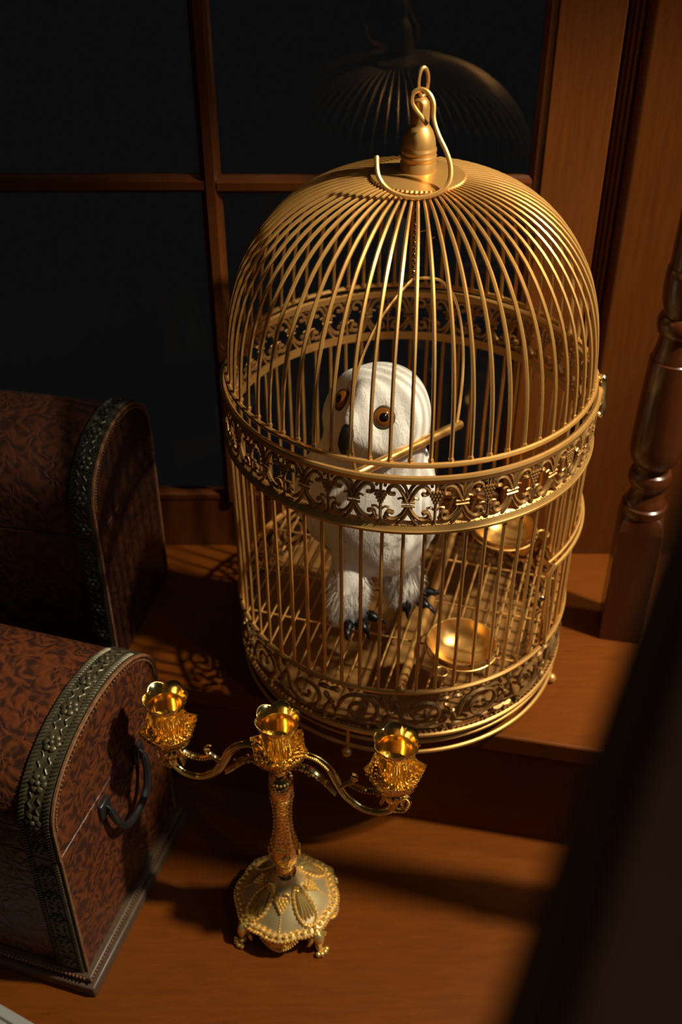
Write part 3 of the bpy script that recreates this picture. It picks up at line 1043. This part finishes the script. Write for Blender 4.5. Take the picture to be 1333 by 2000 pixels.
# stem
MB().lathe([(0.0, 0.076), (0.0145, 0.077), (0.0120, 0.081), (0.0092, 0.086), (0.0086, 0.092), (0.0108, 0.096), (0.0116, 0.099), (0.0150, 0.105), (0.0162, 0.113), (0.0162, 0.121), (0.0150, 0.130), (0.0122, 0.142), (0.0100, 0.156), (0.0090, 0.172), (0.0092, 0.188), (0.0103, 0.203), (0.0126, 0.214), (0.0140, 0.224), (0.0140, 0.233), (0.0112, 0.242), (0.0078, 0.249), (0.0074, 0.255), (0.0095, 0.259), (0.0105, 0.264), (0.0, 0.266)],
           40, cap=False).build('stem', M['brassemb'], can)
sb = MB()
for z, r, n, b_ in ((0.0975, 0.0116, 20, 0.0013), (0.133, 0.0145, 22, 0.0016), (0.2125, 0.0123, 18, 0.0016), (0.2405, 0.0116, 18, 0.0016)):
    for k in range(n):
        t = 2 * pi * k / n
        sb.ball((r * cos(t), r * sin(t), z), b_, 6, 4)
for k in range(6):
    a = k * pi / 3 + 0.2
    for i in range(12):
        z = 0.142 + i * 0.0060
        r = (0.0122, 0.0110, 0.0102, 0.0096, 0.0091, 0.0090, 0.0090, 0.0091, 0.0093, 0.0097, 0.0102, 0.0108)[i]
        sb.ball(((r + 0.0004) * cos(a), (r + 0.0004) * sin(a), z), 0.0017, 6, 4)
for k in range(4):
    a0 = k * pi / 2 + 0.3
    for s in (-2, -1, 0, 1, 2):
        sb.tube([((0.0162 + 0.0006) * cos(a0 + s * 0.16 * t), (0.0162 + 0.0006) * sin(a0 + s * 0.16 * t), 0.105 + 0.022 * (1 - abs(t - 1) ** 2 * 0.9) - 0.002 * abs(s)) for t in (0.1, 0.4, 0.7, 1.0)], [0.0007, 0.0012, 0.0014, 0.0008], 5)
sb.build('stem_beading', M['orn'], can)['kind'] = 'stuff'


def cup_parts():
    dish = MB().lathe([(0.0, 0.258), (0.0065, 0.259), (0.0090, 0.2625), (0.0155, 0.2670), (0.0215, 0.2715, -0.03), (0.0262, 0.2790, -0.06), (0.0292, 0.2890, -0.08, -0.0022), (0.0296, 0.2905, -0.085, -0.0025),
                       (0.0285, 0.2900, -0.08, -0.0022), (0.0250, 0.2815, -0.05), (0.0205, 0.2760, -0.02), (0.0140, 0.2745), (0.0, 0.275)], 72, lobes=6, cap=False).mesh('drip_pan', M['brassemb'])
    cup = MB().lathe([(0.0, 0.272), (0.0155, 0.274), (0.0155, 0.286), (0.0158, 0.300), (0.0166, 0.311), (0.0182, 0.3180, 0.03), (0.0212, 0.3235, 0.06, 0.001), (0.0230, 0.3300, 0.06, 0.0018), (0.0229, 0.3312, 0.06, 0.002),
                      (0.0220, 0.3306, 0.055, 0.0018), (0.0200, 0.3250, 0.04, 0.001), (0.0176, 0.3215, 0.02), (0.0168, 0.3185), (0.0160, 0.3120), (0.0152, 0.3030), (0.0150, 0.2960), (0.0, 0.295)], 72, lobes=6, cap=False).mesh('candle_cup', M['brass'])
    bd = MB()
    for k in range(14):
        t = 2 * pi * k / 14
        bd.ball((0.0165 * cos(t), 0.0165 * sin(t), 0.279), 0.0024, 6, 4)
        bd.tube([(0.0158 * cos(t + 0.2), 0.0158 * sin(t + 0.2), 0.282), (0.0159 * cos(t + 0.25), 0.0159 * sin(t + 0.25), 0.292), (0.0161 * cos(t + 0.2), 0.0161 * sin(t + 0.2), 0.304)], [0.0018, 0.0016, 0.0006], 5)
    for k in range(24):
        t = 2 * pi * k / 24
        r = 0.0268 * (1 - 0.065 * (abs(cos(3 * t)) * 2 - 1))
        bd.ball((r * cos(t), r * sin(t), 0.2855), 0.0023, 6, 4)
        bd.ball((0.0205 * cos(t + 0.1), 0.0205 * sin(t + 0.1), 0.2785), 0.0020, 6, 4)
    beads = bd.mesh('cup_ornament', M['brass'])
    return dish, cup, beads


dish_me, cup_me, bead_me = cup_parts()
ARM = rad(-7)


def ap_(s, h, o=0.0):
    """point in the plane of the arms"""
    return Vector((s * cos(ARM) - o * sin(ARM), s * sin(ARM) + o * cos(ARM), h))


for s in (0, -0.1212, 0.1222):
    p = ap_(s, 0)
    d = put('drip_pan', dish_me, can, tuple(p), (0, 0, 0.35 + s * 3))
    put('cup_ornament', bead_me, d)['kind'] = 'stuff'
    put('candle_cup', cup_me, can, tuple(p), (0, 0, 0.5 + s * 2))
cal = MB().lathe([(0.0, 0.236), (0.0035, 0.237, 0.1), (0.0075, 0.243, 0.14), (0.0092, 0.250, 0.16), (0.0080, 0.256, 0.12), (0.0055, 0.2605), (0.0, 0.262)], 48, lobes=8, cap=False).mesh('calyx', M['brass'])
for sg in (-1, 1):
    armo = put('arm', None, can)
    main = [(0.008, 0.272), (0.0245, 0.2842), (0.0412, 0.2812), (0.0541, 0.2680), (0.0616, 0.2520), (0.0707, 0.2334), (0.0869, 0.2182), (0.1055, 0.2161), (0.1180, 0.2240), (0.1215, 0.2330), (0.1217, 0.2400)]
    P = spline([ap_(sg * a, h) for a, h in main], 4)
    ax_ = ap_(1, 0)
    nr = []
    for i in range(len(P)):
        tg = (P[min(i + 1, len(P) - 1)] - P[max(i - 1, 0)]).normalized()
        nr.append((ax_ * (-tg.z) + Vector((0, 0, tg.dot(ax_)))).normalized())
    MB().tube(P, 0.0026, 8).build('arm_scroll', M['brass'], armo)
    for q in (1, -1):
        MB().tube([p + n_ * (0.0034 * q) for p, n_ in zip(P, nr)], 0.0016, 7).build('arm_rail', M['brass'], armo)
    bm_ = MB()
    for i in range(1, len(P) - 2):
        for q in (0.0, 0.5):
            p = P[i] * (1 - q) + P[i + 1] * q
            for o in (1, -1):
                bm_.ball(p + Vector((-sin(ARM), cos(ARM), 0)) * (0.0022 * o), 0.0018, 6, 4)
    # upper branch with curl
    for pts, r in (([(0.0640, 0.2450), (0.0720, 0.2530), (0.0800, 0.2590), (0.0815, 0.2650), (0.0775, 0.2665)], 0.0022),
                   ([(0.0745, 0.2540), (0.0860, 0.2485), (0.0985, 0.2480), (0.1090, 0.2540), (0.1125, 0.2640)], 0.0024),
                   ([(0.0120, 0.2620), (0.0260, 0.2640), (0.0380, 0.2590), (0.0490, 0.2480), (0.0560, 0.2400), (0.0600, 0.2350)], 0.0030),
                   ([(0.1090, 0.2330), (0.1120, 0.2440), (0.1085, 0.2490), (0.1050, 0.2450)], 0.0018),
                   ([(0.1330, 0.2330), (0.1315, 0.2440), (0.1350, 0.2490), (0.1385, 0.2430), (0.1340, 0.2290), (0.1240, 0.2250)], 0.0020)):
        Q = spline([ap_(sg * a, h) for a, h in pts], 4)
        r *= 1.25
        MB().tube(Q, r, 7).build('tendril', M['brass'], armo)
        for p in Q[::1]:
            bm_.ball(p + Vector((sin(ARM), -cos(ARM), 0)) * r, 0.0012, 6, 4)
            bm_.ball(p - Vector((sin(ARM), -cos(ARM), 0)) * r, 0.0012, 6, 4)
    for i in range(34):
        t = random.random()
        p = ap_(sg * (0.022 + 0.032 * t), 0.2625 - 0.018 * t * t + random.uniform(-0.004, 0.004), random.uniform(-0.0045, 0.0045))
        bm_.ball(p, 0.0017, 6, 4)
    bm_.build('arm_beading', M['orn'], armo)['kind'] = 'stuff'
    put('calyx', cal, armo, tuple(ap_(sg * 0.1217, 0)))

# ------------------------------------------------------------------ chests


def chest(label, loc, rz, L, D, zs_, zd, zp, strap_x, leather_m, strap_m, mould, nros, handle):
    c = thing('chest', label, 'chest', loc, rz, 'dome-lidded leather chests')
    zb = mould

    def path(out=0.0, n=28, z0=None, lid_only=False, body_only=False):
        """section line up the front, over the dome and down the back: (y, z)"""
        p = []
        if not lid_only:
            p += [(-out, z0 if z0 is not None else zb), (-out, zs_ - 0.001)]
        if body_only:
            return p
        p += [(-out, zs_ + 0.001), (-out, zd)]
        for k in range(1, n):
            t = pi * k / n
            p.append((D / 2 - (D / 2 + out) * cos(t), zd + (zp - zd + out) * sin(t)))
        p += [(D + out, zd), (D + out, zs_ + 0.001)]
        if not lid_only:
            p += [(D + out, zs_ - 0.001), (D + out, zb)]
        return p
    MB().box(-L, 0, 0, D, zb - 0.004, zs_ - 0.0008).build('body', leather_m, c, bevel=0.0015)
    MB().prism(path(lid_only=True), -L, 0, 'x').build('lid', leather_m, c, angle=50, bevel=0.001)
    if mould > 0.01:
        m = MB()
        o1, o2 = 0.013, 0.008
        for zz0, zz1, o in ((0, mould * 0.62, o1), (mould * 0.62, mould, o2)):
            m.prism([(-L - o, -o), (o, -o), (o, D + o), (-L - o, D + o)], zz0, zz1, 'z')
        m.build('base_moulding', M['moulding'], c, bevel=0.0025)
        bd = MB()
        for k in range(60):
            bd.ball((o2 + 0.0005, -o2 + (D + 2 * o2) * k / 59, mould - 0.002), 0.0016, 5, 4)
        for k in range(90):
            bd.ball((-L + L * k / 89, -o2 - 0.0005, mould - 0.002), 0.0016, 5, 4)
        bd.build('stitched_bead', M['binding'], c)['kind'] = 'stuff'

    def strap(x0, x1, lid):
        p = path(0.003, lid_only=True) if lid else None
        m = MB()
        if lid:
            q = path(-0.002, lid_only=True)
            vv, ff = [], []
            n = len(p)
            for x in (x0, x1):
                vv += [(x, a, b_) for a, b_ in p] + [(x, a, b_) for a, b_ in q]
            for i in range(n - 1):
                ff += [(i, i + 1, 2 * n + i + 1, 2 * n + i), (i, n + i, n + i + 1, i + 1), (2 * n + i, 2 * n + i + 1, 3 * n + i + 1, 3 * n + i)]
            ff += [(0, 2 * n, 3 * n, n), (n - 1, 2 * n - 1, 4 * n - 1, 3 * n - 1)]
            m.add(vv, ff)
            s = m.build('strap', strap_m, c, angle=50)
            # dense resample for the relief
            pts = [Vector((0, a, b_)) for a, b_ in p]
        else:
            m.box(x0, x1, -0.003, 0.002, zb, zs_ - 0.001)
            s = m.build('strap', strap_m, c, bevel=0.0008)
            pts = [Vector((0, -0.003, zb)), Vector((0, -0.003, zs_ - 0.001))]
        # arc-length sampling
        ln = [0]
        for a, b_ in zip(pts, pts[1:]):
            ln.append(ln[-1] + (b_ - a).length)

        def at(d):
            d = max(0, min(ln[-1] - 1e-6, d))
            i = max(k for k in range(len(ln) - 1) if ln[k] <= d)
            t = (d - ln[i]) / max(1e-9, ln[i + 1] - ln[i])
            tg = (pts[i + 1] - pts[i]).normalized()
            nm = Vector((0, -tg.z, tg.y)) if True else None
            return pts[i].lerp(pts[i + 1], t), tg, nm
        w_ = x1 - x0
        xc = (x0 + x1) / 2
        rope = MB()
        stp = 0.0042
        n = int(ln[-1] * (0.72 if lid else 1.0) / stp)
        for i in range(n):
            P0, tg, nm = at(i * stp)
            for sx in (-1, 1):
                a = Vector((xc + sx * (w_ / 2 - 0.0035), 0, 0)) + P0
                X = Vector((1, 0, 0))
                rope.tube([a - X * 0.0028 - tg * 0.0018, a + nm * 0.0008, a + X * 0.0028 + tg * 0.0018], 0.0013, 5)
        rope.build('rope_edge', strap_m, s)['kind'] = 'stuff'
        ros = MB()
        for k in range(6):
            t = k * pi / 3
            ros.ball((0.0060 * cos(t), 0.0060 * sin(t), 0.0004), 0.0040, 8, 5, (1, 1, 0.6))
        ros.ball((0, 0, 0.001), 0.0036, 8, 5)
        rme = ros.mesh('rosette', strap_m)
        lk = MB()
        for sx in (-1, 1):
            lk.tube(spline([(sx * 0.0065, -0.0105, 0), (sx * 0.0030, -0.0050, 0.0006), (sx * 0.0068, 0.0, 0.0006), (sx * 0.0030, 0.0050, 0.0006), (sx * 0.0065, 0.0105, 0)], 3), 0.0011, 5)
        lme = lk.mesh('scroll_link', strap_m)
        gap = 0.040
        k = 0
        d = 0.014
        while d < ln[-1] * (0.72 if lid else 1.0) - 0.008:
            P0, tg, nm = at(d)
            Mx = Matrix((Vector((1, 0, 0)), tg, nm)).transposed().to_4x4()
            e = Mx.to_euler()
            put('rosette' if k % 2 == 0 else 'scroll_link', rme if k % 2 == 0 else lme, s, tuple(P0 + Vector((xc, 0, 0))), tuple(e))
            d += gap / 2
            k += 1
        return s
    strap(-strap_x[0], -strap_x[1], True)
    strap(-strap_x[0], -strap_x[1], False)
    strap(-L + strap_x[1], -L + strap_x[0], True)
    strap(-L + strap_x[1], -L + strap_x[0], False)
    # piping round the end face
    MB().tube([(0.0008, a, b_) for a, b_ in path(0.0008, lid_only=True)], 0.0022, 6).build('edge_binding', M['binding'], c)
    for yy in (0.0, D):
        MB().tube([(0.0008, yy, zb), (0.0008, yy, zs_ - 0.001)], 0.0020, 6).build('edge_binding', M['binding'], c)
    st = MB()
    pp = [Vector((0.0022, a, b_)) for a, b_ in path(-0.004, n=60, lid_only=True)]
    for p in pp[1:-1]:
        st.ball(p, 0.0013, 5, 4)
    st.build('stitched_bead', M['binding'], c)['kind'] = 'stuff'
    if handle:
        h = put('handle', None, c)
        ya, yb, zh = D * 0.37, D * 0.72, zs_ - 0.022
        for yy in (ya, yb):
            MB().box(-0.001, 0.005, yy - 0.010, yy + 0.010, zh - 0.010, zh + 0.012).build('handle_plate', M['handle'], h, bevel=0.002)
            MB().tube([(0.004 + 0.0055 * sin(t), yy, zh + 0.0055 * cos(t)) for t in [2 * pi * k / 14 for k in range(14)]], 0.0016, 6, closed=True).build('handle_ring', M['strap2'], h)
        ym = (ya + yb) / 2
        MB().tube(spline([(0.0095, ya, zh), (0.013, ya + 0.004, zh - 0.022), (0.015, ya + 0.016, zh - 0.043), (0.0155, ym, zh - 0.050), (0.015, yb - 0.016, zh - 0.043), (0.013, yb - 0.004, zh - 0.022), (0.0095, yb, zh)], 5),
                  [0.0030] + [0.0045] * 29 + [0.0030], 8).build('handle_grip', M['handle'], h)
    return c


chest('brown tooled-leather chest with brassy strap on the lower tread, nearest the viewer', (-0.2809, 0.6728, FZ), rad(-17.14), 0.40, 0.2318, 0.2265, 0.270, 0.345, (0.036, 0.002), M['leather'], M['strap'], 0.028, 6, True)
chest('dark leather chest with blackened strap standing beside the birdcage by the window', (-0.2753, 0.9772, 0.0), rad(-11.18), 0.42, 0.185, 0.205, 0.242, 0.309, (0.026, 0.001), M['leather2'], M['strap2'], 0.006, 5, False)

# ------------------------------------------------------------------ baluster on the upper tread
bal = thing('baluster', 'turned dark wooden baluster standing on the upper tread right of the birdcage', 'baluster', (0.360, 1.053, 0.0), rad(EDGE_A))
hb = 0.0265
bb = MB()
bb.box(-hb, hb, -hb, hb, 0, 0.172)
# lamb's-tongue shoulder: square blends to round
vv, ff = [], []
lev = ((0.172, 1.0), (0.181, 0.75), (0.188, 0.35), (0.192, 0.0))
n = 40
for z, k in lev:
    for i in range(n):
        t = 2 * pi * i / n + pi / 4
        q = hb / max(abs(cos(t)), abs(sin(t)))
        r = 0.0255 + (q - 0.0255) * k
        vv.append((r * cos(t), r * sin(t), z))
for i in range(len(lev) - 1):
    for k in range(n):
        ff.append((i * n + k, i * n + (k + 1) % n, (i + 1) * n + (k + 1) % n, (i + 1) * n + k))
bb.add(vv, ff)
bb.build('square_block', M['turned'], bal, angle=30, bevel=0.0015)
prof = [(0.0, 0.190), (0.0262, 0.191), (0.0272, 0.196), (0.0265, 0.2015), (0.0240, 0.2035), (0.0240, 0.206), (0.0215, 0.212), (0.0192, 0.219), (0.0190, 0.225), (0.0200, 0.2285), (0.0232, 0.231), (0.0250, 0.2365), (0.0250, 0.2425),
        (0.0230, 0.248), (0.0200, 0.250), (0.0190, 0.2535), (0.0195, 0.257), (0.0225, 0.2595), (0.0262, 0.2650), (0.0285, 0.274), (0.0292, 0.285), (0.0288, 0.310), (0.0275, 0.350), (0.0260, 0.385), (0.0255, 0.3935),
        (0.0238, 0.3950), (0.0232, 0.4000), (0.0212, 0.408), (0.0200, 0.418), (0.0203, 0.4235), (0.0235, 0.4265), (0.0252, 0.433), (0.0248, 0.440), (0.0225, 0.4455), (0.0205, 0.447), (0.0208, 0.4515), (0.0235, 0.460), (0.0252, 0.475),
        (0.0250, 0.490), (0.0240, 0.4985), (0.0228, 0.500), (0.0226, 0.505), (0.0215, 0.56), (0.0190, 0.66), (0.0165, 0.76), (0.0160, 0.80), (0.0200, 0.806), (0.0200, 0.815), (0.0, 0.816)]
MB().lathe(prof, 48, cap=False).build('turned_shaft', M['turned'], bal, angle=35)
MB().box(-hb, hb, -hb, hb, 0.813, 0.93).build('top_block', M['turned'], bal, bevel=0.002)

bal['group'] = 'turned stair balusters'
bal2 = bal.copy()
COL.objects.link(bal2)
bal2.location = (0.430, 0.728, FZ)
bal2['label'] = 'turned dark wooden baluster on the lower tread, behind the blurred handrail'
for ch in list(bal.children):
    c2 = ch.copy()
    COL.objects.link(c2)
    c2.parent = bal2

# ------------------------------------------------------------------ blurred handrail close to the viewer
O_ = Vector((0, 0, CAM_Z))
ra = O_ + (Vector((0.0335, 0.1472, 0.6958)) - O_) * 0.66
rb_ = O_ + (Vector((0.1225, 0.3324, 0.7442)) - O_) * 0.66
rd = (rb_ - ra).normalized()
rail = thing('handrail', 'dark wooden handrail, out of focus, close at the right edge', 'handrail', tuple(ra - rd * 0.30))
rw, rh = 0.085, 0.045
Xr = Vector((rd.y, -rd.x, 0)).normalized()
Zr = Xr.cross(rd).normalized()


def rail_mesh(x0, x1, z0, z1, l0, l1):
    m = MB()
    vv = []
    for l in (l0, l1):
        for x, z in ((x0, z0), (x1, z0), (x1, z1), (x0, z1)):
            vv.append(Xr * x + Zr * z + rd * l)
    m.add(vv, [(0, 1, 2, 3), (4, 7, 6, 5), (0, 4, 5, 1), (1, 5, 6, 2), (2, 6, 7, 3), (3, 7, 4, 0)])
    return m


rail_mesh(0.002, rw, -rh, 0.0, 0.0, 0.60).build('rail', M['rail'], rail, bevel=0.006, bseg=3)
rail_mesh(0.012, rw - 0.012, -0.002, 0.009, 0.0, 0.60).build('rail_cap', M['rail'], rail, bevel=0.005, bseg=3)
bz = (ra - rd * 0.30).z
pm_ = MB()
pc = Xr * 0.048 + rd * 0.33
pm_.box(pc.x - 0.022, pc.x + 0.022, pc.y - 0.022, pc.y + 0.022, FZ - 0.19 - bz, pc.z - 0.02)
pm_.build('rail_post', M['rail'], rail, bevel=0.002)
